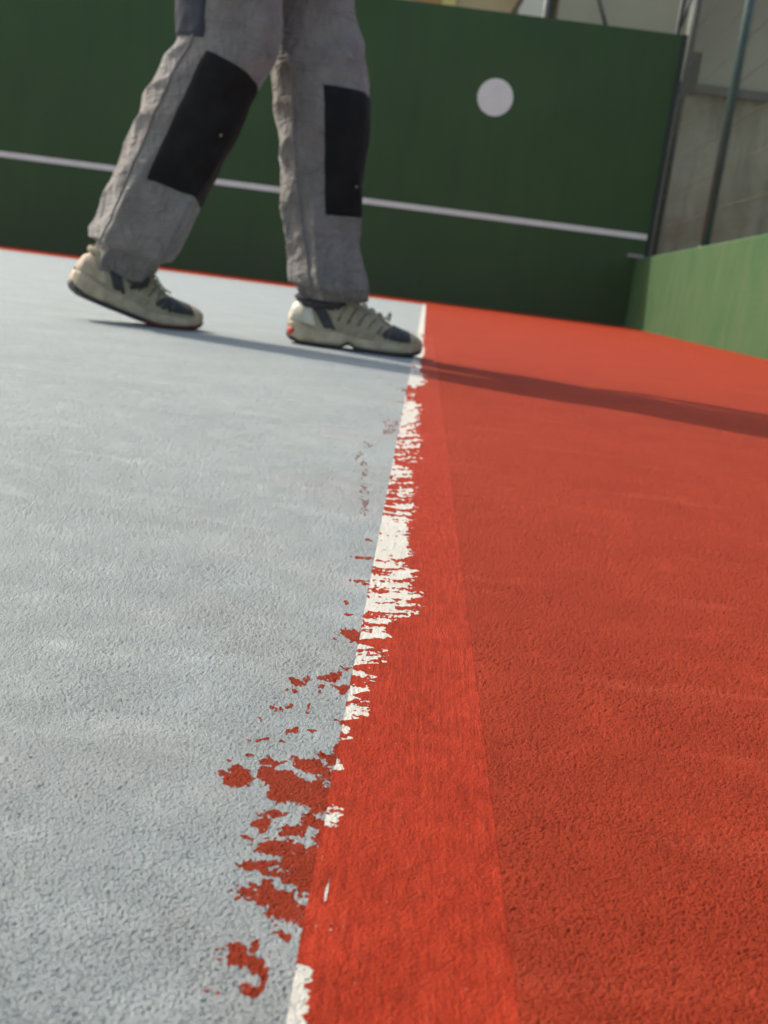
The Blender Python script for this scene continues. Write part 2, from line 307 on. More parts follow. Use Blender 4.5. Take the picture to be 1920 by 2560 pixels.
# red smears on the grey floor: clusters of (x, y, half width, half length)
SM = {
'A':[(-0.0385,0.2948,0.0042,0.0023),(-0.0403,0.2924,0.0012,0.0041),(-0.0356,0.294,0.0015,0.0031),(-0.0377,0.2905,0.0027,0.002),(-0.0379,0.2985,0.0025,0.0016),(-0.029,0.3065,0.0028,0.0025),(-0.0293,0.2983,0.0028,0.0037),(-0.0251,0.2968,0.0045,0.0042),(-0.022,0.2924,0.0045,0.0067),(-0.0177,0.2898,0.0056,0.0076),(-0.0129,0.2886,0.0056,0.0086),(-0.0097,0.287,0.0027,0.0065),(-0.0176,0.3082,0.0052,0.0028),(-0.014,0.3056,0.0039,0.0022),(-0.0106,0.303,0.0015,0.0027),(-0.0249,0.2872,0.0029,0.002),(-0.0219,0.2848,0.0022,0.0019),(-0.011,0.2817,0.0031,0.0033),(-0.0133,0.3174,0.0024,0.0023),(-0.0105,0.3138,0.0016,0.004)],
'B':[(-0.0232,0.275,0.0023,0.0016),(-0.0258,0.2692,0.0017,0.0029),(-0.0258,0.2657,0.0011,0.0017),(-0.0287,0.2676,0.0008,0.0011),(-0.0271,0.2735,0.0012,0.0011),(-0.0233,0.2759,0.0009,0.0018),(-0.0171,0.2666,0.0032,0.0019),(-0.0188,0.264,0.0014,0.0011),(-0.0152,0.2689,0.0018,0.0017),(-0.0137,0.2739,0.0021,0.0023),(-0.0107,0.2728,0.0026,0.0022),(-0.0085,0.2707,0.0014,0.0031),(-0.0297,0.2595,0.0024,0.001),(-0.0241,0.2607,0.0008,0.0006),(-0.0093,0.265,0.0018,0.0021),(-0.0079,0.2625,0.0013,0.0029)],
'C':[(-0.0195,0.2566,0.0048,0.0024),(-0.0202,0.254,0.0028,0.0012),(-0.0161,0.2559,0.0044,0.004),(-0.0139,0.2514,0.0054,0.0055),(-0.0117,0.247,0.0053,0.0053),(-0.0096,0.2419,0.0036,0.0048),(-0.0076,0.2379,0.0021,0.0039),(-0.0243,0.2455,0.0036,0.0017),(-0.0215,0.2446,0.0032,0.0011),(-0.0231,0.2481,0.0019,0.0011),(-0.0103,0.2584,0.0016,0.0024),(-0.0125,0.2431,0.0027,0.0037),(-0.0158,0.258,0.0027,0.0024)],
'D':[(-0.0246,0.2358,0.0027,0.0014),(-0.0219,0.2386,0.0025,0.0014),(-0.021,0.241,0.0013,0.0009),(-0.0223,0.2331,0.002,0.0012),(-0.02,0.2367,0.0014,0.0017),(-0.0182,0.233,0.0026,0.0034),(-0.0157,0.2295,0.003,0.0033),(-0.0129,0.2271,0.0034,0.0026),(-0.01,0.2278,0.0024,0.0029),(-0.0088,0.2261,0.0012,0.0026),(-0.0271,0.2318,0.0007,0.0007),(-0.0146,0.2327,0.0014,0.002),(-0.0173,0.2269,0.0014,0.001)],
'E':[(-0.0143,0.2197,0.0015,0.0012),(-0.0127,0.2191,0.001,0.0015),(-0.0094,0.2183,0.0006,0.0011),(-0.0239,0.2127,0.0013,0.0017),(-0.0222,0.2128,0.0015,0.0014),(-0.0202,0.2135,0.0017,0.0013),(-0.0225,0.2102,0.0019,0.0017),(-0.0209,0.2084,0.0024,0.002),(-0.0188,0.2071,0.0022,0.0019),(-0.0171,0.2055,0.0016,0.0019),(-0.016,0.2038,0.0009,0.0016),(-0.0159,0.2016,0.0005,0.0016),(-0.0182,0.1982,0.0019,0.0014),(-0.0191,0.197,0.0009,0.0006),(-0.0267,0.2118,0.0006,0.0004),(-0.027,0.2082,0.0007,0.0004),(-0.0271,0.1967,0.0006,0.0004),(-0.0246,0.1956,0.0003,0.0005)],
'F':[(-0.0291,0.3727,0.002,0.0024),(-0.0312,0.3744,0.0012,0.0016),(-0.0263,0.3778,0.0012,0.002),(-0.0258,0.3814,0.0009,0.0012),(-0.0283,0.3674,0.0014,0.0011),(-0.0204,0.3754,0.0014,0.0016),(-0.018,0.3825,0.0028,0.0012),(-0.0168,0.3864,0.0022,0.0017),(-0.0144,0.389,0.0013,0.0021),(-0.0199,0.3727,0.0011,0.0012),(-0.0112,0.3758,0.0019,0.0028),(-0.0136,0.3766,0.0028,0.0012),(-0.032,0.3645,0.0005,0.0008),(-0.0112,0.3972,0.0016,0.0022),(-0.0134,0.3978,0.0016,0.0013)],
'G':[(-0.0342,0.3479,0.0013,0.0017),(-0.0297,0.3509,0.0013,0.0014),(-0.0325,0.3503,0.0006,0.0007),(-0.0372,0.3381,0.0007,0.001),(-0.0221,0.3491,0.0007,0.0014),(-0.0226,0.3533,0.0004,0.0018),(-0.0254,0.3322,0.0017,0.0019),(-0.0263,0.3299,0.001,0.0009),(-0.02,0.3326,0.0011,0.0016),(-0.039,0.3195,0.0012,0.0012),(-0.0335,0.3231,0.0016,0.0009),(-0.0365,0.3209,0.0013,0.0006),(-0.0278,0.3215,0.0009,0.0009),(-0.0425,0.3062,0.0008,0.0008),(-0.037,0.3116,0.001,0.0006),(-0.0427,0.2971,0.0004,0.0005),(-0.0109,0.3447,0.0022,0.0014),(-0.0223,0.3379,0.0008,0.0007),(-0.018,0.3345,0.0006,0.0006),(-0.0121,0.3193,0.0021,0.0015),(-0.0095,0.3176,0.0013,0.0026),(-0.0094,0.3225,0.0011,0.0015)],
'H':[(-0.0148,0.4406,0.0029,0.0021),(-0.0107,0.439,0.0043,0.0043),(-0.0095,0.4341,0.0032,0.0052),(-0.0083,0.4293,0.0018,0.0041),(-0.0192,0.4297,0.0012,0.0015),(-0.0151,0.4653,0.0017,0.0024),(-0.0184,0.4827,0.0012,0.0013),(-0.0161,0.4625,0.0009,0.0018)],
'I':[(-0.0142,0.5232,0.0038,0.0022),(-0.0089,0.5227,0.003,0.0029),(-0.0113,0.5164,0.0021,0.0022),(-0.0172,0.5693,0.0046,0.0017),(-0.0116,0.5721,0.0028,0.0026),(-0.0138,0.6129,0.0024,0.0015)],
'J':[(-0.0258,0.7629,0.0027,0.0312),(-0.0299,0.7958,0.0025,0.0049),(-0.023,0.7163,0.002,0.0163),(-0.0218,0.6866,0.0022,0.0099),(-0.034,0.8626,0.0034,0.0194),(-0.0301,0.8367,0.0026,0.0258),(-0.0387,0.9113,0.0036,0.0216),(-0.0357,0.9856,0.0046,0.02),(-0.0207,1.1654,0.0073,0.0207),(-0.0148,1.1207,0.0087,0.0458),(-0.0217,1.0735,0.0042,0.0117),(-0.0048,0.987,0.0039,0.0252),(-0.0129,1.5433,0.0119,0.0239),(-0.0121,1.3817,0.0064,0.0241)],
}
LB = {'A': 'largest ragged patch of red paint on grey floor, upper one of the near patches',
 'B': 'scatter of small red paint flecks between the two big red patches by the line',
 'C': 'broad dark red paint patch touching the line below the scattered flecks',
 'D': 'tongue shaped red paint patch with a thin grey gap above it, touching the line',
 'E': 'detached crooked red paint blot on grey floor nearest the bottom of the photo',
 'F': 'row of tiny red paint dabs left of the white line, in the middle distance',
 'G': 'loose specks of red paint sprinkled above the largest red patch',
 'H': 'spiky red paint flick sticking out left from the white line',
 'I': 'thin horizontal red paint streaks just left of the white line, farther than the spiky flick',
 'J': 'faint dusty pinkish red rub marks left of the line, farthest of the smears'}
ts = sandy('smeared_red_paint', (.215, .024, .0070), (.270, .031, .0100), .0010, rough=.7, pit_shade_amt=.5, spec=.12)
tj = sandy('rubbed_red_paint', (.250, .14, .13), (.28, .18, .165), .003, rough=.7, pit_shade_amt=.3)
grainf = fbm(GX_/.0009, GY_/.0012, 95, 2); HN = np.clip(HH/.0005, -1.2, 1.2)
for k, L in SM.items():
    a = np.array(L); x0, x1 = (a[:,0]-a[:,2]).min()-.004, (a[:,0]+a[:,2]).max()+.004
    y0, y1 = (a[:,1]-a[:,3]*1.3).min()-.008, (a[:,1]+a[:,3]*1.3).max()+.008
    sel = (GX_ > x0) & (GX_ < x1) & (GY_ > y0) & (GY_ < y1) & (GX_ < X0+.004); x_, y_ = GX_[sel], GY_[sel]
    nearc = k in 'ABCDE'; sy2 = 1 if nearc else 2
    f = np.full(x_.shape, -9.0)
    wx = x_ + .0018*(fbm(x_/.004, y_/.006, 3)-.5); wy = y_ + .006*(fbm(x_/.004, y_/.006, 8)-.5)*sy2
    for (cx, cyy, ax, ay) in L: f = np.maximum(f, 1 - np.sqrt(((wx-cx)/(ax*1.12))**2 + ((wy-cyy)/(ay*1.15))**2))
    g = fbm(x_/.0026, y_/.0040, 90, 3); gr = grainf[sel]; hn = HN[sel]
    if k == 'J': g = fbm(x_/.0014, y_/.006, 93, 2); F_ = np.minimum(f+.1, .12) + (g-.5)*1.3 + (gr-.5)*.5 - .17
    elif nearc: F_ = np.clip(f, -1, .5) + (g-.5)*1.35 + (gr-.5)*.95 + hn*.20 + .12
    else: F_ = np.clip(f, -1, .5) + (g-.5)*1.5 + (gr-.5)*.9 + hn*.14 + .09
    if k != 'J':      # fine spatter around the patch
        F_ = np.maximum(F_, fbm(x_/.0012, y_/(.0017 if nearc else .004), 93, 2) - .80 + .17*np.clip(f+.75, -.6, 1) + .05*hn)
    Fd = np.full(GX_.shape, -1.0); Fd[sel] = F_*.02; Fd = np.minimum(Fd, X0+.0002-GX_)
    tag(grid_obj('paint_smear', [Fd], .00006, tj.m if k == 'J' else ts.m, .9), LB[k], 'paint smear', 'red paint smears on the grey floor')

# ------------------------------------------------------------------ practice wall
t = NT('dark_green_wall_paint', .55, .3); n = t.noise(1.2, 5); n2 = t.noise(1, 4, .6, t.map((9, 9, .8)))
c = t.mix(t.rng(n, .3, .7), (.030, .066, .0190), (.039, .079, .025)); c = t.mix(t.rng(n2, .5, .75, 0, .35), c, (.022, .047, .018))
z = t.sep()[2]; c = t.mix(t.math('MULTIPLY', t.rng(z, .5, .0), t.rng(t.noise(5, 5), .35, .7, .2, .8)), c, (.052, .056, .030))
t.col(c); t.bump(t.noise(60, 4), .002); WALLG = t.m
wall = tag(empty('practice_wall', (-2.5, YW+.1, 0)), 'tall dark green tennis practice wall with a white disc and a white net line', 'wall')
m_ = MB()
m_.box(-7.0, 2.17, YW, YW+.18, -.05, 2.85)
m_.build('wall', WALLG, wall)
dirtyw = plain('wall_white_paint', (.66, .63, .585), .7, var=.05, sc=8)
m_ = MB(); m_.box(-7.0, 2.165, YW-.003, YW+.001, .886, .942); m_.build('net_line', dirtyw, wall)
V = [(.432, YW-.004, 2.060)] + [(.432+.178*math.cos(2*math.pi*k/64), YW-.004, 2.060+.178*math.sin(2*math.pi*k/64)) for k in range(64)]
V += [(v[0], YW+.001, v[2]) for v in V[1:]]
Fc = [(0, 1+(k+1) % 64, 1+k) for k in range(64)] + [(1+k, 1+(k+1) % 64, 65+(k+1) % 64, 65+k) for k in range(64)]
mesh('target_disc', V, Fc, dirtyw, wall)
dkm = plain('dark_steel', (.030, .036, .034), .5, var=.2)
m_ = MB(); m_.box(2.172, 2.225, YW+.01, YW+.17, .55, 2.86); m_.build('end_post', dkm, wall, bevel=.004)
m_ = MB(); m_.box(2.266, 2.40, YW+.03, YW+.15, 2.34, 2.72); m_.build('bracket', plain('brown_steel', (.05,.042,.036), .6), wall, bevel=.004)

# ------------------------------------------------------------------ side wall with its fence
def sx(y): return 1.80 + (y-4.5)*.0435        # face of the side wall
t = NT('light_green_plaster', .8, .25)
n = t.noise(3.5, 5, .6); st = t.noise(1, 5, .6, t.map((1, 7, .9))); st2 = t.noise(1, 4, .6, t.map((1, 16, 1.6), (R(8),0,0)))
c = t.mix(t.rng(n, .35, .68), (.037, .092, .033), (.052, .105, .041)); c = t.mix(t.rng(st, .45, .72, 0, .6), c, (.074, .112, .054))
c = t.mix(t.rng(st2, .56, .72, 0, .45), c, (.032, .076, .029)); t.col(c); t.bump(t.noise(45, 5), .004)
SH = .685
V = []; ys = [-6, 2, 4.5, 6, 7, 8, 9, 10, YW+.17]
for y in ys: V += [(sx(y), y, -.05), (sx(y), y, SH-.012), (sx(y)+.012, y, SH), (sx(y)+.19, y, SH), (sx(y)+.2, y, SH-.012), (sx(y)+.2, y, -.05)]
# the stretch beside the practice wall keeps clear of it
Fc = [(6*j+k, 6*j+k+1, 6*j+k+7, 6*j+k+6) for j in range(len(ys)-1) for k in range(5)]; Fc += [(5,4,3,2,1,0), tuple(6*(len(ys)-1)+k for k in range(6))]
Vv = [(x, min(y, YW-.002), z) for x, y, z in V]
sw = tag(empty('side_wall', (1.9, 7, 0)), 'low light green plastered wall in the sun at the right edge of the court', 'wall')
mesh('wall', Vv, Fc, t.m, sw)
m_ = MB(); m_.box(2.00, 2.168, YW-.016, YW-.003, .70, .735); m_.build('ledge_plate', plain('old_plaster', (.25,.24,.21), .9), wall)

gs = plain('green_painted_steel', (.045, .085, .078), .4, .5, var=.2)
wirem = plain('weathered_wire', (.10, .095, .07), .7, .2)
netm = plain('net_wire', (.055, .062, .048), .7, .2)
fence = tag(empty('side_fence', (1.95, 7, SH)), 'tall green wire mesh fence with steel posts standing on the light green side wall', 'fence')
for y in (2.0, 5.1, 8.15, 10.95):
    xo = .07 if y < 10 else .16
    m_ = MB(); m_.tube([(sx(y)+xo, y, SH-.005), (sx(y)+xo, y, 4.2)], .034 if y < 10 else .030, 14); m_.build('post', gs if y < 10 else dkm, fence, True)
    m_ = MB(); m_.tube([(sx(y)+xo, y, SH-.001), (sx(y)+xo, y, SH+.012)], .050, 14); m_.build('post_collar', gs, fence, True)
for k, z in enumerate(np.arange(.98, 4.1, .30)):
    m_ = MB(); zz = [z - .02*math.sin(math.pi*((y-1.8) % 3)/3) for y in np.arange(1.8, 10.9, .5)]
    m_.tube([(sx(y)+.105, y, q) for y, q in zip(np.arange(1.8, 10.9, .5), zz)], .0028, 6); m_.build('tension_wire', wirem, fence, True)
m_ = MB()
for y in np.arange(1.8, 10.9, .042): m_.tube([(sx(y)+.112, y, SH+.01), (sx(y)+.112, y, 4.15)], .0015, 3)
for z in np.arange(SH+.02, 4.15, .030): m_.tube([(sx(1.8)+.115, 1.8, z), (sx(10.9)+.115, 10.9, z)], .0015, 3)
tag(m_.build('mesh_net', netm, fence), kind='stuff')

bf = tag(empty('rear_fence', (1.5, YW+.35, 0)), 'fine mesh screen with thin steel posts and a slanting brace rising behind the practice wall', 'fence')
YB = YW+.32
gp = plain('grey_galvanised_steel', (.12, .12, .105), .5, .5)
for x, mt, r in ((.83, gp, .032), (2.175, dkm, .026), (-2.2, gp, .032), (-5.2, gp, .032)):
    m_ = MB(); m_.tube([(x, YB, -.05), (x, YB, 4.6)], r, 12); m_.build('post', mt, bf, True)
m_ = MB(); m_.tube([(1.50, YB-.03, 2.80), (1.05, YB-.03, 3.75)], .022, 10); m_.build('brace', gp, bf, True)
m_ = MB(); m_.tube([(2.18, YB-.06, 2.98), (2.27, YB-.06, 3.35)], .014, 10); m_.build('brace', dkm, bf, True)
m_ = MB()
for x in np.arange(.86, 2.25, .030): m_.tube([(x, YB+.04, 2.6), (x, YB+.04, 4.55)], .0016, 3)
for z in np.arange(2.6, 4.55, .030): m_.tube([(.86, YB+.043, z), (2.25, YB+.043, z)], .0016, 3)
tag(m_.build('mesh_net', plain('pale_net_wire', (.30,.28,.21), .6), bf), kind='stuff')

# ------------------------------------------------------------------ buildings behind
t = NT('stained_concrete', .9, .2); n = t.noise(.9, 6, .6); st = t.noise(1, 6, .62, t.map((2.6, 2.6, .45)))
c = t.mix(t.rng(n, .3, .7), (.25, .22, .145), (.40, .36, .25)); c = t.mix(t.rng(st, .44, .64, 0, .85), c, (.115, .095, .06))
z = t.sep()[2]; x = t.sep()[0]
rust = t.math('MULTIPLY', t.rng(z, 2.6, 1.0, 0, 1, True), t.rng(x, 5.2, 3.9, 0, .85, True)); c = t.mix(t.math('MULTIPLY', rust, t.rng(t.noise(2.2, 4), .3, .6)), c, (.22, .12, .075))
t.col(c); t.bump(t.noise(12, 5), .01)
cb = tag(empty('concrete_building', (6, 18, 0)), 'grey stained concrete building with a long ledge, seen through the side fence', 'building')
m_ = MB(); m_.box(1.35, 14, 16.0, 22, -.06, 3.30); m_.build('lower_wall', t.m, cb)
m_ = MB(); m_.box(1.30, 14.05, 15.90, 22.05, 3.30, 3.42); m_.build('ledge', plain('ledge_concrete', (.12,.11,.095), .9), cb)
t2 = NT('upper_render', .9, .2); n = t2.noise(.7, 5); t2.col(t2.mix(t2.rng(n,.3,.7), (.28,.255,.18), (.37,.345,.25))); t2.bump(t2.noise(15,4), .006)
m_ = MB(); m_.box(1.35, 14, 16.0, 22, 3.42, 5.05); m_.build('upper_wall', t2.m, cb)
m_ = MB(); m_.box(1.15, 14.2, 15.75, 22.2, 5.05, 5.25); m_.build('roof', plain('pale_roof_edge', (.55,.50,.38), .8), cb)
m_ = MB(); m_.tube([(3.20, 15.94, 3.43), (3.20, 15.94, 5.04)], .05, 10); m_.build('downpipe', plain('cream_pipe', (.75,.68,.52), .6), cb, True)
yb = tag(empty('ochre_building', (-3, 18, 0)), 'ochre yellow building with a cream corner pillar showing just above the practice wall', 'building')
t3 = NT('ochre_render', .9, .2); n = t3.noise(.8, 5); t3.col(t3.mix(t3.rng(n,.3,.7), (.42,.31,.16), (.52,.39,.21))); t3.bump(t3.noise(15,4), .006)
m_ = MB(); m_.box(-9, .80, 16.4, 22, -.06, 6.4); m_.build('wall', t3.m, yb)
m_ = MB(); m_.box(.803, 1.14, 16.25, 21, -.06, 6.4); m_.build('corner_pillar', plain('cream_render', (.82,.77,.62), .85, var=.05, sc=3), yb)
m_ = MB(); m_.tube([(.68, 16.1, 4.0), (1.02, 16.1, 4.75)], .045, 4); m_.build('eave_strut', plain('brown_timber', (.13,.09,.06), .8), yb)
m_ = MB(); m_.box(-.32, -.12, 16.36, 16.40, 3.2, 5.2); m_.build('shutter', plain('yellow_shutter', (.62,.50,.17), .7), yb)
m_ = MB(); m_.box(-.72, -.33, 16.37, 16.40, 3.2, 5.2); m_.build('window_frame', plain('orange_timber', (.42,.22,.08), .7), yb)
m_ = MB(); m_.box(-9.2, 1.3, 15.9, 22.2, 6.4, 6.6); m_.build('roof', plain('roof_tile', (.35,.15,.09), .8), yb)
m_ = MB(); m_.tube([(.91, YB+.2, -.05), (.93, YB+.2, 2.98)], [.016, .008], 6); pl = m_.build('stake', plain('green_stake', (.06,.12,.05), .7))
tag(pl, 'short green stake poking up just above the practice wall in front of the pillar', 'stake')
# ------------------------------------------------------------------ the person
def catmull(P, n):
    P = np.array(P, float); d = np.r_[0, np.cumsum(np.linalg.norm(np.diff(P[:, :3], axis=0), axis=1))]; d /= d[-1]
    Pp = np.vstack([2*P[0]-P[1], P, 2*P[-1]-P[-2]]); out = []
    for u in np.linspace(0, 1, n):
        i = min(np.searchsorted(d, u, side='right')-1, len(P)-2); t = (u-d[i])/(d[i+1]-d[i])
        p0, p1, p2, p3 = Pp[i], Pp[i+1], Pp[i+2], Pp[i+3]
        out.append(.5*((2*p1)+(-p0+p2)*t+(2*p0-5*p1+4*p2-p3)*t*t+(-p0+3*p1-3*p2+p3)*t**3))
    return np.array(out)
PX, PY = -.36, 2.22
person = tag(empty('person', (PX, PY, 0)), 'person in worn grey work trousers with black knee patches and dirty beige trainers, walking right', 'person')

REAR = [(-.555,.78,-.330,.80),(-.549,.735,-.336,.755),(-.548,.675,-.342,.698),(-.544,.632,-.342,.645),(-.543,.588,-.342,.597),(-.543,.550,-.348,.553),(-.566,.508,-.368,.500),(-.586,.461,-.388,.453),(-.608,.402,-.408,.399),(-.626,.346,-.428,.351),(-.644,.298,-.444,.307),(-.663,.241,-.466,.259),(-.679,.183,-.490,.195),(-.688,.150,-.514,.151),(-.705,.116,-.530,.123),(-.703,.084,-.548,.090)]
FRONT = [(-.45,.80,-.245,.82),(-.436,.755,-.238,.78),(-.424,.716,-.229,.738),(-.407,.673,-.221,.694),(-.394,.621,-.205,.643),(-.384,.569,-.188,.592),(-.373,.523,-.174,.539),(-.361,.470,-.167,.486),(-.349,.416,-.164,.431),(-.337,.354,-.161,.367),(-.325,.298,-.158,.311),(-.311,.243,-.155,.262),(-.298,.203,-.150,.222),(-.292,.162,-.137,.186),(-.282,.126,-.124,.150),(-.270,.093,-.122,.101)]
def ridged(v): return 1 - abs(2*v - 1)*2 if False else 1-abs(2*v-1)
class Leg:
    NT_, NS = 128, 260
    def __init__(s, st, ytop, ybot, seed, hem_z, hem_in, boost):
        P = [((a+c)/2, (ytop+(ybot-ytop)*i/(len(st)-1)), (b+d)/2, math.hypot(c-a, d-b)/2, math.atan2(d-b, c-a)) for i, (a, b, c, d) in enumerate(st)]
        s.S = catmull(P, s.NS); s.seed = seed; s.hem_z = hem_z; s.hem_in = hem_in; s.boost = boost
        s.len = np.r_[0, np.cumsum(np.linalg.norm(np.diff(s.S[:, :3], axis=0), axis=1))]
    def pt(s, fi, th, off=0.0):
        fi = min(max(fi, 0), s.NS-1.001); i = int(fi); f = fi-i
        q = s.S[i]*(1-f) + s.S[i+1]*f; L = s.len[i]*(1-f)+s.len[i+1]*f
        x, y, z, a, ang = q; b = a*.86
        ct, sn = math.cos(th), math.sin(th)
        e = .90; cc = math.copysign(abs(ct)**e, ct); ss = math.copysign(abs(sn)**e, sn)
        # cloth relief -------------------------------------------------
        sd = s.seed; back = max(0, -ct)**.7; side = max(0, -sn)
        v = Vector((ct*1.1, sn*1.1, L*7+sd)); d = (mn.noise(v)*.0085 + mn.noise(v*2.3)*.004)
        # cross creases gathered behind the knee and down the back of the calf
        w = L*36 + 1.3*mn.noise(Vector((ct*1.4+5, sn*1.4, L*6+sd))) + th*.9
        cr = (1-abs(math.sin(w)))**1.3
        zone = math.exp(-((z-.40)/.15)**2)*1.0 + .55*math.exp(-((z-.17)/.07)**2)
        d += s.boost*.0085*cr*zone*(back*.9+.12) - .003*zone*back
        # long drape folds below the knee
        w2 = th*2.6 + 2.0*mn.noise(Vector((L*3.5, sd, 1.7))) + L*2.2*(1 if sd < 10 else -1.6)
        lo = min(1, max(0, (.40-z)/.18)); d += .015*lo*((1-abs(math.sin(w2)))**1.8 - .3)
        # diagonal pull from crotch to outer knee
        w3 = th*1.7 + L*9 + 1.2*mn.noise(Vector((L*5, ct, sd+4))); hi = min(1, max(0, (z-.50)/.12))
        d += .009*hi*((1-abs(math.sin(w3)))**2.2 - .25)
        # gathered hem: outer fold ends, the cloth below sits further in
        zl = z + .018*ct + .006*mn.noise(Vector((ct*2, sn*2, sd+9)))
        if zl < s.hem_z: d -= s.hem_in*min(1, (s.hem_z-zl)/.008)*(.55+.45*max(0, ct*.6 - sn*.5))
        elif zl < s.hem_z+.045: d += .005*math.sin(math.pi*min(1, (s.hem_z+.045-zl)/.035)*.6)
        d += off
        px = (a+d)*cc; py = (b+d)*ss
        return (x + px*math.cos(ang), y + py, z + px*math.sin(ang))
    def build(s, name, mat):
        V, Fc = [], []; n = s.NT_
        for i in range(s.NS):
            for k in range(n): V.append(s.pt(i, 2*math.pi*k/n))
        for i in range(s.NS-1):
            for k in range(n):
                k2 = (k+1) % n; Fc.append((i*n+k, (i+1)*n+k, (i+1)*n+k2, i*n+k2))
        # turned-in hem
        base = (s.NS-1)*n
        for j, (ins, up) in enumerate(((.003, -.001), (.006, .004), (.007, .03))):
            for k in range(n):
                p = s.pt(s.NS-1, 2*math.pi*k/n, -ins); V.append((p[0], p[1], p[2]+up))
            o0 = base if j == 0 else s.NS*n+(j-1)*n; o1 = s.NS*n+j*n
            for k in range(n):
                k2 = (k+1) % n; Fc.append((o0+k, o1+k, o1+k2, o0+k2))
        return V, Fc
    def patch(s, z0, z1, th0, th1, off, name, mat, parent, skew=0.0, nu=36, nv=44):
        zs = s.S[:, 2]; f0 = float(np.interp(-z0, -zs, np.arange(s.NS))); f1 = float(np.interp(-z1, -zs, np.arange(s.NS)))
        V, Fc = [], []
        for j in range(nv+1):
            for i in range(nu+1):
                u, v = i/nu, j/nv; rim = min(1, min(u, 1-u)*nu/1.2, min(v, 1-v)*nv/1.2)
                wob = .004*mn.noise(Vector((u*5, v*5, s.seed+3)))
                V.append(s.pt(f0+(f1-f0)*v + skew*(u-.5), th0+(th1-th0)*u + wob*3, -.002+(off+.002)*rim + .0012*mn.noise(Vector((u*7, v*9, s.seed)))))
        for j in range(nv):
            for i in range(nu): a = j*(nu+1)+i; Fc.append((a, a+nu+1, a+nu+2, a+1))
        return mesh(name, V, Fc, mat, parent, True)

# cloth
t = NT('worn_grey_cloth', .92, .2); n = t.noise(14, 5, .6); n2 = t.noise(46, 4, .6)
c = t.mix(t.rng(n, .3, .7), (.150, .136, .126), (.222, .205, .190)); c = t.mix(t.rng(n2, .60, .78, 0, .55), c, (.12, .105, .10)); c = t.mix(t.rng(t.noise(6, 4, .6), .50, .70, 0, .40), c, (.165, .118, .085))
sp = t.vor(34); c = t.mix(t.rng(sp, .055, .04, 0, .5), c, (.62, .58, .50)); t.col(c)
wv = t.noise(1, 2, .5, t.map((900, 900, 420))); cr1 = t.noise(1, 3, .5, t.map((22, 16, 9), (0, R(35), 0)), 1.6); cr2 = t.noise(1, 3, .5, t.map((14, 14, 30), (0, R(-20), 0)), 1.2)
t.bump(t.math('ADD', t.math('MULTIPLY', wv, .03), t.math('ADD', t.math('ABSOLUTE', t.math('SUBTRACT', cr1, .5)), t.math('ABSOLUTE', t.math('SUBTRACT', cr2, .5)))), .018)
t.b.inputs['Sheen Weight'].default_value = .25; t.b.inputs['Sheen Roughness'].default_value = .5
CLOTH = t.m
t = NT('black_patch_cloth', .8, .3); n = t.noise(25, 5); c = t.mix(t.rng(n, .35, .75), (.003, .0026, .003), (.010, .009, .009))
c = t.mix(t.rng(t.vor(20), .075, .05, 0, .9), c, (.42, .37, .28)); t.col(c); t.bump(t.noise(300, 3), .0006); BLK = t.m
t = NT('blue_grey_pocket', .9, .2); n = t.noise(20, 4); t.col(t.mix(n, (.030, .033, .044), (.055, .058, .070))); t.bump(t.noise(400, 3), .0008); PKT = t.m

rl = Leg(REAR, 2.135, 2.165, 3.0, .150, .024, 1.0)
fl = Leg(FRONT, 2.305, 2.265, 17.0, .118, .018, .75)
V1, F1 = rl.build('a', None); V2, F2 = fl.build('b', None)
n = len(V1); V = V1 + V2; Fc = F1 + [tuple(i+n for i in f) for f in F2]
# seat and waist
n0 = len(V); nk = 64
rings = [(-.395,2.22,.74,.105,.165),(-.39,2.22,.79,.118,.175),(-.385,2.22,.86,.128,.178),(-.375,2.22,.93,.122,.170),(-.37,2.22,.99,.112,.160),(-.365,2.22,1.03,.108,.155)]
rr = catmull(rings, 30)
for x, y, z, a, b_ in rr:
    for k in range(nk):
        th = 2*math.pi*k/nk; d = .005*mn.noise(Vector((math.cos(th)*2, math.sin(th)*2, z*12)))
        V.append((x+(a+d)*math.cos(th), y+(b_+d)*math.sin(th), z))
for i in range(29):
    for k in range(nk): k2 = (k+1) % nk; Fc.append((n0+i*nk+k, n0+i*nk+k2, n0+(i+1)*nk+k2, n0+(i+1)*nk+k))
Fc.append(tuple(n0+k for k in range(nk))[::-1])
trousers = mesh('trousers', V, Fc, CLOTH, person, True)
PI = math.pi
kp = rl.patch(.506, .258, PI*1.472, PI*2.06, .0035, 'knee_patch', BLK, trousers, skew=18)
kp = fl.patch(.515, .262, PI*1.525, PI*2.22, .0035, 'knee_patch', BLK, trousers, skew=2)
pk = rl.patch(.80, .552, PI*1.02, PI*1.42, .005, 'side_pocket', PKT, trousers, skew=3)
# side seams and pocket edge
def seam(leg, z0, z1, th, name, mat, r=.0022, off=.001, n=60, sway=.0):
    zs = leg.S[:, 2]; f0 = float(np.interp(-z0, -zs, np.arange(leg.NS))); f1 = float(np.interp(-z1, -zs, np.arange(leg.NS)))
    m_ = MB(); m_.tube([leg.pt(f0+(f1-f0)*i/n, th+sway*math.sin(3*i/n), off) for i in range(n+1)], r, 6); return m_.build(name, mat, trousers, True)
seam(rl, .585, .155, PI*1.33, 'side_seam', CLOTH, .0028, .001, sway=.1)
seam(fl, .60, .125, PI*1.36, 'side_seam', CLOTH, .0026, .001, sway=-.12)
# hem stitching band
for leg in (rl, fl):
    m_ = MB(); f = leg.NS-9; m_.tube([leg.pt(f, 2*PI*k/80, .0006) for k in range(81)], .0018, 6); m_.build('hem_seam', CLOTH, trousers, True)

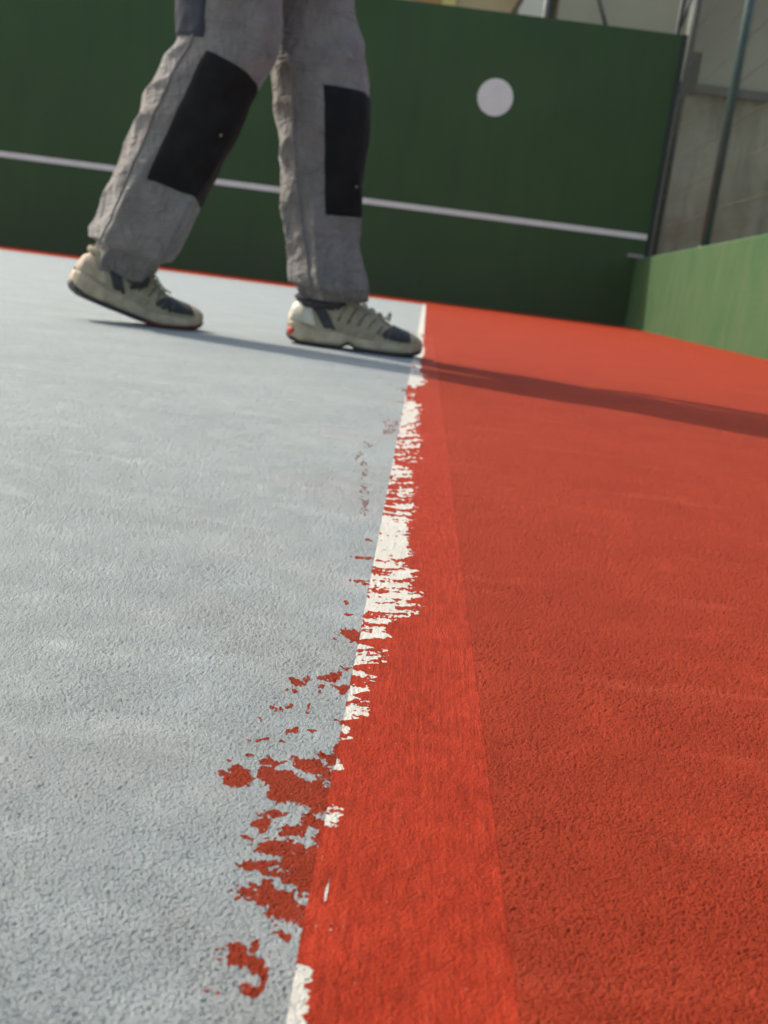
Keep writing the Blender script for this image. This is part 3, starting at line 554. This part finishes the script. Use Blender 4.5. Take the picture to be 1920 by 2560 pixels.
# ---- trainers
SL = .292
HX = [0, .008, .028, .06, .10, .135, .16, .19, .22, .245, .265, .280, .289, .292]
HT = [.052, .078, .096, .099, .101, .096, .088, .075, .062, .054, .049, .043, .034, .026]
HW = [.010, .021, .030, .034, .036, .039, .042, .047, .049, .047, .042, .032, .020, .010]
SM_T = [.046, .046, .043, .038, .034, .031, .029, .026, .025, .026, .029, .033, .034, .026]
SB = [.016, .008, .001, 0, 0, .001, .001, 0, 0, .001, .003, .007, .012, .018]
def ip(tab, x): return float(np.interp(x, HX, tab))
class Shoe:
    def __init__(s, loc, yaw, bend, lift):
        s.loc = Vector(loc); s.yaw = yaw; s.bend = bend; s.lift = lift
    def tf(s, p):
        x, y, z = p
        if s.bend:
            # the sole bends at the ball of the foot, heel raised
            xb, wd = .205, .05
            if x < xb:
                t_ = min(1, (xb-x)/wd); k = s.bend/wd
                if x > xb-wd:
                    a = k*(xb-x); Rr = 1/k; cx = xb - (Rr - z)*math.sin(a); cz = Rr - (Rr - z)*math.cos(a)
                else:
                    a = s.bend; Rr = wd/s.bend; cx = xb-(Rr-z)*math.sin(a); cz = Rr-(Rr-z)*math.cos(a); r_ = (xb-wd)-x
                    cx -= r_*math.cos(a); cz += r_*math.sin(a)
                x, z = cx, cz
        c_, s_ = math.cos(s.yaw), math.sin(s.yaw)
        return (s.loc.x + x*c_ - y*s_, s.loc.y + x*s_ + y*c_, s.loc.z + z)
    def up(s, x, ph, off=0.0, raw=False):
        hw, ht, zs = ip(HW, x), ip(HT, x), ip(SM_T, x)-.004
        c_, s_ = math.cos(ph), math.sin(ph)
        y = (hw+off)*math.copysign(abs(c_)**.85, c_)*(1 - .28*s_**2*(1 if x < .15 else .5)); z = zs + (ht-zs+off)*s_**.82
        if x < .03: y *= 1
        p = (x - off*.3*(x < .02), y, z)
        return p if raw else s.tf(p)
    def upper(s, name, mat, parent, par):
        nx, nph = 90, 44; V, Fc = [], []
        for i in range(nx+1):
            u = i/nx; x = SL*(.5-.5*math.cos(math.pi*u))
            for k in range(nph+1):
                ph = PI*k/nph; rib = .0030*max(0, math.sin((x*1.0+ip(HT, x)*0 - math.sin(ph)*.035)*2*PI/.017))**2 * (1 if .085 < x < .215 else 0)*(1 if ph < PI*.36 or ph > PI*.64 else 0)
                V.append(s.up(x, ph, rib + .0012*mn.noise(Vector((x*40, ph*2, s.yaw)))))
        for i in range(nx):
            for k in range(nph): a = i*(nph+1)+k; Fc.append((a, a+nph+1, a+nph+2, a+1))
        return mesh(name, V, Fc, mat, parent, True)
    def panel(s, name, mat, parent, fx0, fx1, p0, p1, off=.002, nu=26, nv=26):
        V, Fc = [], []
        for j in range(nv+1):
            ph = p0+(p1-p0)*j/nv
            for i in range(nu+1):
                u = i/nu; rim = min(1, min(u, 1-u)*nu/1.5, min(j, nv-j)/1.5)
                V.append(s.up(fx0(ph)+(fx1(ph)-fx0(ph))*u, ph, -.001+(off+.001)*rim))
        for j in range(nv):
            for i in range(nu): a = j*(nu+1)+i; Fc.append((a, a+1, a+nu+2, a+nu+1))
        return mesh(name, V, Fc, mat, parent, True)
    def ringloft(s, name, mat, parent, prof, nx=70, x0=0, x1=SL, arch=True):
        """prof(x) -> list of (y, z) for the camera side from bottom to top; mirrored and closed"""
        V, Fc = [], []; m0 = None
        for i in range(nx+1):
            u = i/nx; x = x0+(x1-x0)*(.5-.5*math.cos(math.pi*u)); p = prof(x); q = [(y, z) for y, z in p] + [(-y, z) for y, z in p[::-1]]
            m0 = len(q)
            for y, z in q: V.append(s.tf((x, y, z)))
        for i in range(nx):
            for k in range(m0): k2 = (k+1) % m0; Fc.append((i*m0+k, i*m0+k2, (i+1)*m0+k2, (i+1)*m0+k))
        Fc.append(tuple(range(m0))[::-1]); Fc.append(tuple(nx*m0+k for k in range(m0)))
        return mesh(name, V, Fc, mat, parent, True)

t = NT('dirty_beige_mesh', .85, .25); n = t.noise(60, 4); n2 = t.noise(18, 4)
c = t.mix(t.rng(n, .3, .7), (.27, .225, .145), (.37, .32, .215)); c = t.mix(t.rng(n2, .5, .75, 0, .5), c, (.17, .135, .08)); t.col(c)
t.bump(t.noise(700, 2), .001); BEI = t.m
BEID = plain('grimy_overlay', (.150, .125, .080), .8, .2, var=.25, sc=70)
t = NT('dirty_cream_rubber', .6, .4); n = t.noise(35, 4); c = t.mix(t.rng(n, .35, .72), (.46, .38, .26), (.27, .20, .13)); t.col(c); t.bump(t.noise(200, 3), .0006); CRM = t.m
t = NT('pale_heel_plastic', .45, .5); n = t.noise(40, 4); c = t.mix(t.rng(n, .45, .75), (.56, .52, .40), (.40, .34, .24)); t.col(c); HEEL = t.m
DRK = plain('dark_grey_overlay', (.034, .033, .031), .6, .4, var=.35, sc=60, bs=300, bd=.0004)
OUT_D = plain('dark_rubber', (.030, .026, .028), .7, var=.3, sc=50)
OUT_R = plain('dark_red_rubber', (.105, .022, .020), .65, var=.4, sc=50)
REDP = plain('red_plastic', (.50, .045, .030), .5, var=.2, sc=60)
LACE = plain('grimy_lace', (.34, .32, .26), .9, var=.3, sc=120)
LIN = plain('dark_lining', (.05, .046, .045), .95)
def make_shoe(loc, yaw, bend, label, front):
    s = Shoe(loc, yaw, bend, 0)
    e = empty('trainer', loc); e.parent = person; e.matrix_parent_inverse = Matrix.Translation(-Vector(person.location)); e['label'] = label
    def q(name, f, *a, **k): return f(name, *a, **k)
    s.upper('upper', BEI, e, None)
    def mid(x):
        hw = ip(HW, x)+.0045; zt = ip(SM_T, x)+.002*math.sin(x*70); zb = ip(SB, x)+.007
        if not bend and .118 < x < .146: zb += .009*math.sin(PI*(x-.118)/.028)
        return [(hw-.005, zb), (hw-.001, zb+.001), (hw+.0012*math.sin(x*220), zb+(zt-zb)*.35), (hw-.0012, zb+(zt-zb)*.55), (hw-.0005, zb+(zt-zb)*.8), (hw-.003, zt), (hw-.008, zt+.0005)]
    s.ringloft('midsole', CRM, e, mid)
    def outs(x):
        hw = ip(HW, x)+.0048; zb = ip(SB, x); zt = zb+.0085; k = 0
        if not bend and .115 < x < .149: k = .010*math.sin(PI*(x-.115)/.034)
        return [(hw-.008, zb+k), (hw-.002, zb+k), (hw+.0005, zb+.002+k), (hw+.0005, zt-.001+k*.6), (hw-.002, zt+k*.6)]
    if bend:
        s.ringloft('outsole', OUT_D, e, outs, x0=0, x1=.150); s.ringloft('toe_outsole', OUT_R, e, outs, x0=.1505, x1=SL)
    else: s.ringloft('outsole', OUT_D, e, outs)
    # toe bumper rises over the front
    s.panel('toe_bumper', CRM, e, lambda p: .262-.004*math.sin(p), lambda p: SL-.0006, 0.02, PI-.02, .0035)
    zl = PI*.30
    s.panel('toe_overlay', DRK, e, (lambda p: .190+.032*min(1, (min(p, PI-p)/(PI*.36)))**1.3) if front else (lambda p: .150+.065*min(1, (min(p, PI-p)/(PI*.36)))**1.2), lambda p: .268-.002*math.sin(p), .16, PI-.16, .0030)
    for sg in (0, 1):
        f = (lambda p: p) if sg == 0 else (lambda p: PI-p)
        s.panel('heel_stripe', DRK, e, lambda p: .080-.056*(f(p)/1.30)**.9, lambda p: .106-.054*(f(p)/1.30)**.95, f(.06), f(1.30), .0042)
        s.panel('eyelet_strip', BEI, e, lambda p: .112, lambda p: .222, f(PI*.375), f(PI*.43), .0035)
        if front:
            s.panel('red_trim', REDP, e, lambda p: .050+(f(p)-1.05)*.0, lambda p: .098+.0*p, f(.98), f(1.10), .0032)
    s.panel('heel_counter', HEEL if front else CRM, e, lambda p: .0005, lambda p: .040+.022*(1-math.sin(p)), .05, PI-.05, .0026)
    if front:
        V, Fc = [], []
        m_ = MB(); c0 = s.tf((.012, -ip(HW, .012)-.004, .026))
        bm = bmesh.new(); bmesh.ops.create_icosphere(bm, subdivisions=3, radius=1)
        me = bpy.data.meshes.new('heel_plug')
        for v in bm.verts: v.co = Vector(s.tf((.013+v.co.x*.012, -.015+v.co.y*.014, .026+v.co.z*.012)))
        bm.to_mesh(me); bm.free(); link('heel_plug', me, REDP, e, True)
    for sg in (0, 1):
        f = (lambda p: p) if sg == 0 else (lambda p: PI-p)
        for j in range(6):
            xb = .092+.0215*j
            s.panel('side_rib', BEID, e, (lambda xb: lambda p: xb+.030*(f(p)/1.2))(xb), (lambda xb: lambda p: xb+.0085+.026*(f(p)/1.2))(xb), f(.30), f(1.12 if j < 4 else .8), .0030, 6, 14)
    # padded collar, tongue, laces
    pts = []
    for k in range(49):
        a = 2*PI*k/48; cx, w_ = .060, .042
        x = cx + w_*1.05*math.cos(a); y = .026*math.sin(a); z = .094 + .006*math.cos(a)*1.0 + (.010 if math.cos(a) < -.7 else 0) - .008*abs(math.sin(a))
        pts.append(s.tf((x, y, z)))
    m_ = MB(); m_.tube(pts, .0065, 10); m_.build('collar', LIN if front else BEI, e, True)
    V, Fc = [], []
    for i in range(21):
        u = i/20; x = .205-.115*u; zc = ip(HT, x)+.004+.016*max(0, u-.55)*2
        for k in range(9): y = (-1+k/4)*.018; V.append(s.tf((x-.0, y, zc-.0035*(k/4-1)**2*1.5 + (.0015*mn.noise(Vector((x*60, y*60, 2)))))))
    for i in range(20):
        for k in range(8): a = i*9+k; Fc.append((a, a+1, a+10, a+9))
    o = mesh('tongue', V, Fc, BEI, e, True); sd = o.modifiers.new('thick', 'SOLIDIFY'); sd.thickness = .004; sd.offset = 0
    for j in range(6):
        x = .122+.017*j
        for sg in (-1, 1):
            pts = []
            for i in range(9):
                u = i/8; y = sg*(-.017+.034*u)*(1+.1*j*.3); xx = x + .008*u; zz = ip(HT, xx)+.0075+.0035*math.sin(PI*u)
                pts.append(s.tf((xx, y, zz)))
            m_ = MB(); m_.tube(pts, .0019, 6); m_.build('lace', LACE, e, True)
    if front:   # knot tail sticking up near the toe overlay
        for dy, h_ in ((-.004, .018), (.005, .012)):
            m_ = MB(); x = .214; z0 = ip(HT, x)+.006
            m_.tube([s.tf((x, dy, z0)), s.tf((x+.003, dy*1.5, z0+h_*.6)), s.tf((x+.001, dy*2.2, z0+h_)), s.tf((x-.003, dy*2.5, z0+h_*.8))], .002, 6); m_.build('lace_end', LACE, e, True)
    return s
make_shoe((-.720, 2.095, 0), R(31), R(17), 'rear trainer with its heel lifted and sole bent', False)
make_shoe((-.283, 2.235, 0), R(7), 0, 'front trainer flat on the ground with red heel plug and red trim', True)

# ---- body under the clothes, rooted at the pelvis
def skinned(name, pts, edges, rad, mat, parent, root=0, sub=2):
    me = bpy.data.meshes.new(name); me.from_pydata([tuple(p) for p in pts], edges, []); me.update()
    o = link(name, me, None, parent); sk = o.modifiers.new('skin', 'SKIN'); sk.use_smooth_shade = True
    for i, v in enumerate(me.skin_vertices[0].data):
        r = rad[i]; v.radius = r if isinstance(r, tuple) else (r, r); v.use_root = (i == root)
    su = o.modifiers.new('sub', 'SUBSURF'); su.levels = sub; su.render_levels = sub
    me.materials.append(mat); return o
SKIN = plain('skin', (.48, .29, .20), .5, .4, var=.08, sc=20)
sh_r, sh_l = (-.345, 2.055, 1.36), (-.315, 2.385, 1.36)
pts = [(-.375,2.22,.93), (-.37,2.22,1.08), (-.345,2.22,1.24), (-.33,2.22,1.38), (-.325,2.22,1.46), (-.300,2.22,1.57), (-.292,2.22,1.65),
       (-.405,2.145,.85), (-.475,2.155,.44), (-.625,2.165,.13), (-.405+.0,2.30,.85), (-.255,2.285,.46), (-.215,2.255,.13),
       (-.345,2.10,1.36), (-.44,2.07,1.12), (-.565,2.205,.90), (-.315,2.34,1.36), (-.335,2.43,1.12), (-.30,2.44,.90),
       (-.605,2.17,.085), (-.19,2.26,.085)]
edges = [(0,1),(1,2),(2,3),(3,4),(4,5),(5,6),(0,7),(7,8),(8,9),(0,10),(10,11),(11,12),(3,13),(13,14),(14,15),(3,16),(16,17),(17,18),(9,19),(12,20)]
rad = [(.10,.13),(.09,.12),(.10,.14),(.085,.12),.052,.072,.055, .072,.050,.034,.072,.050,.034, .050,.040,.026,.050,.040,.026,.030,.030]
body = skinned('body', pts, edges, rad, SKIN, person)
for c0_, c1_ in (((-.625,2.165,.16),(-.60,2.17,.07)), ((-.215,2.255,.16),(-.19,2.26,.07))):
    m_ = MB(); m_.tube([c0_, c1_], .040, 20); m_.build('sock', LIN, person, True)
JK = plain('navy_work_jacket', (.045, .055, .085), .9, .2, var=.2, sc=12, bs=80, bd=.002)
jp = [(-.372,2.22,.98),(-.365,2.22,1.10),(-.345,2.22,1.25),(-.33,2.22,1.37),(-.327,2.22,1.43),(-.345,2.09,1.36),(-.44,2.065,1.12),(-.558,2.195,.915),(-.315,2.35,1.36),(-.335,2.432,1.12),(-.302,2.44,.91)]
je = [(0,1),(1,2),(2,3),(3,4),(3,5),(5,6),(6,7),(3,8),(8,9),(9,10)]
skinned('jacket', jp, je, [(.125,.155),(.115,.15),(.122,.165),(.10,.14),.065,.066,.054,.042,.066,.054,.042], JK, person)
# head details
HAIR = plain('dark_hair', (.03,.022,.018), .7, bs=200, bd=.003)
bm = bmesh.new(); bmesh.ops.create_icosphere(bm, subdivisions=4, radius=1)
for v in list(bm.verts):
    if v.co.z < -.25 + .65*v.co.x: bm.verts.remove(v)
for v in bm.verts: v.co = Vector((-.300+v.co.x*.100, 2.22+v.co.y*.083, 1.625+v.co.z*.105)) * 1
me = bpy.data.meshes.new('hair'); bm.to_mesh(me); bm.free(); link('hair', me, HAIR, person, True)
def ball(name, c_, r_, mat):
    bm = bmesh.new(); bmesh.ops.create_icosphere(bm, subdivisions=3, radius=1)
    for v in bm.verts: v.co = Vector((c_[0]+v.co.x*r_[0], c_[1]+v.co.y*r_[1], c_[2]+v.co.z*r_[2]))
    me = bpy.data.meshes.new(name); bm.to_mesh(me); bm.free(); return link(name, me, mat, person, True)
EYE = plain('eye', (.6,.6,.58), .3)
for sg in (-1, 1):
    ball('eye', (-.232, 2.22+sg*.030, 1.600), (.012,.014,.010), EYE); ball('ear', (-.300, 2.22+sg*.078, 1.590), (.018,.010,.030), SKIN)
ball('nose', (-.222, 2.22, 1.572), (.022,.012,.020), SKIN); ball('mouth', (-.233, 2.22, 1.535), (.012,.024,.006), plain('lips', (.38,.16,.13), .5))
# hands: palm and five bent fingers each
def hand(wr, dr, across, curl, name='hand'):
    wr = Vector(wr); dr = Vector(dr).normalized(); ac = Vector(across).normalized(); nr = dr.cross(ac).normalized()
    P = [wr, wr+dr*.045, wr+dr*.085]; E = [(0,1),(1,2)]; Rd = [.024, (.018,.034), (.014,.036)]
    for i, (o_, L_) in enumerate(((-.030,.068),(-.010,.078),(.010,.074),(.029,.058))):
        b0 = wr+dr*.078+ac*o_; n_ = len(P); d_ = dr.copy(); P.append(b0); Rd.append(.0105); E.append((2, n_)); p = b0
        for j, f_ in enumerate((.45,.32,.23)):
            d_ = (d_*math.cos(curl) + nr*math.sin(curl)).normalized() if j == 0 else (Matrix.Rotation(curl, 3, ac) @ d_ if False else (d_ + nr*math.tan(curl)*.8).normalized())
            p = p + d_*L_*f_; P.append(p); Rd.append(.0092-.0008*j); E.append((len(P)-2, len(P)-1))
    n_ = len(P); P += [wr+dr*.025-ac*.030, wr+dr*.052-ac*.052+nr*.012, wr+dr*.080-ac*.056+nr*.026]; Rd += [.015,.012,.0095]; E += [(1, n_),(n_, n_+1),(n_+1, n_+2)]
    return skinned(name, P, E, Rd, SKIN, person)
hand((-.566,2.205,.898), (-.25,.10,-.9), (1,0,-.2), .42)
hand((-.30,2.44,.892), (.10,0,-1), (1,0,.1), .35)
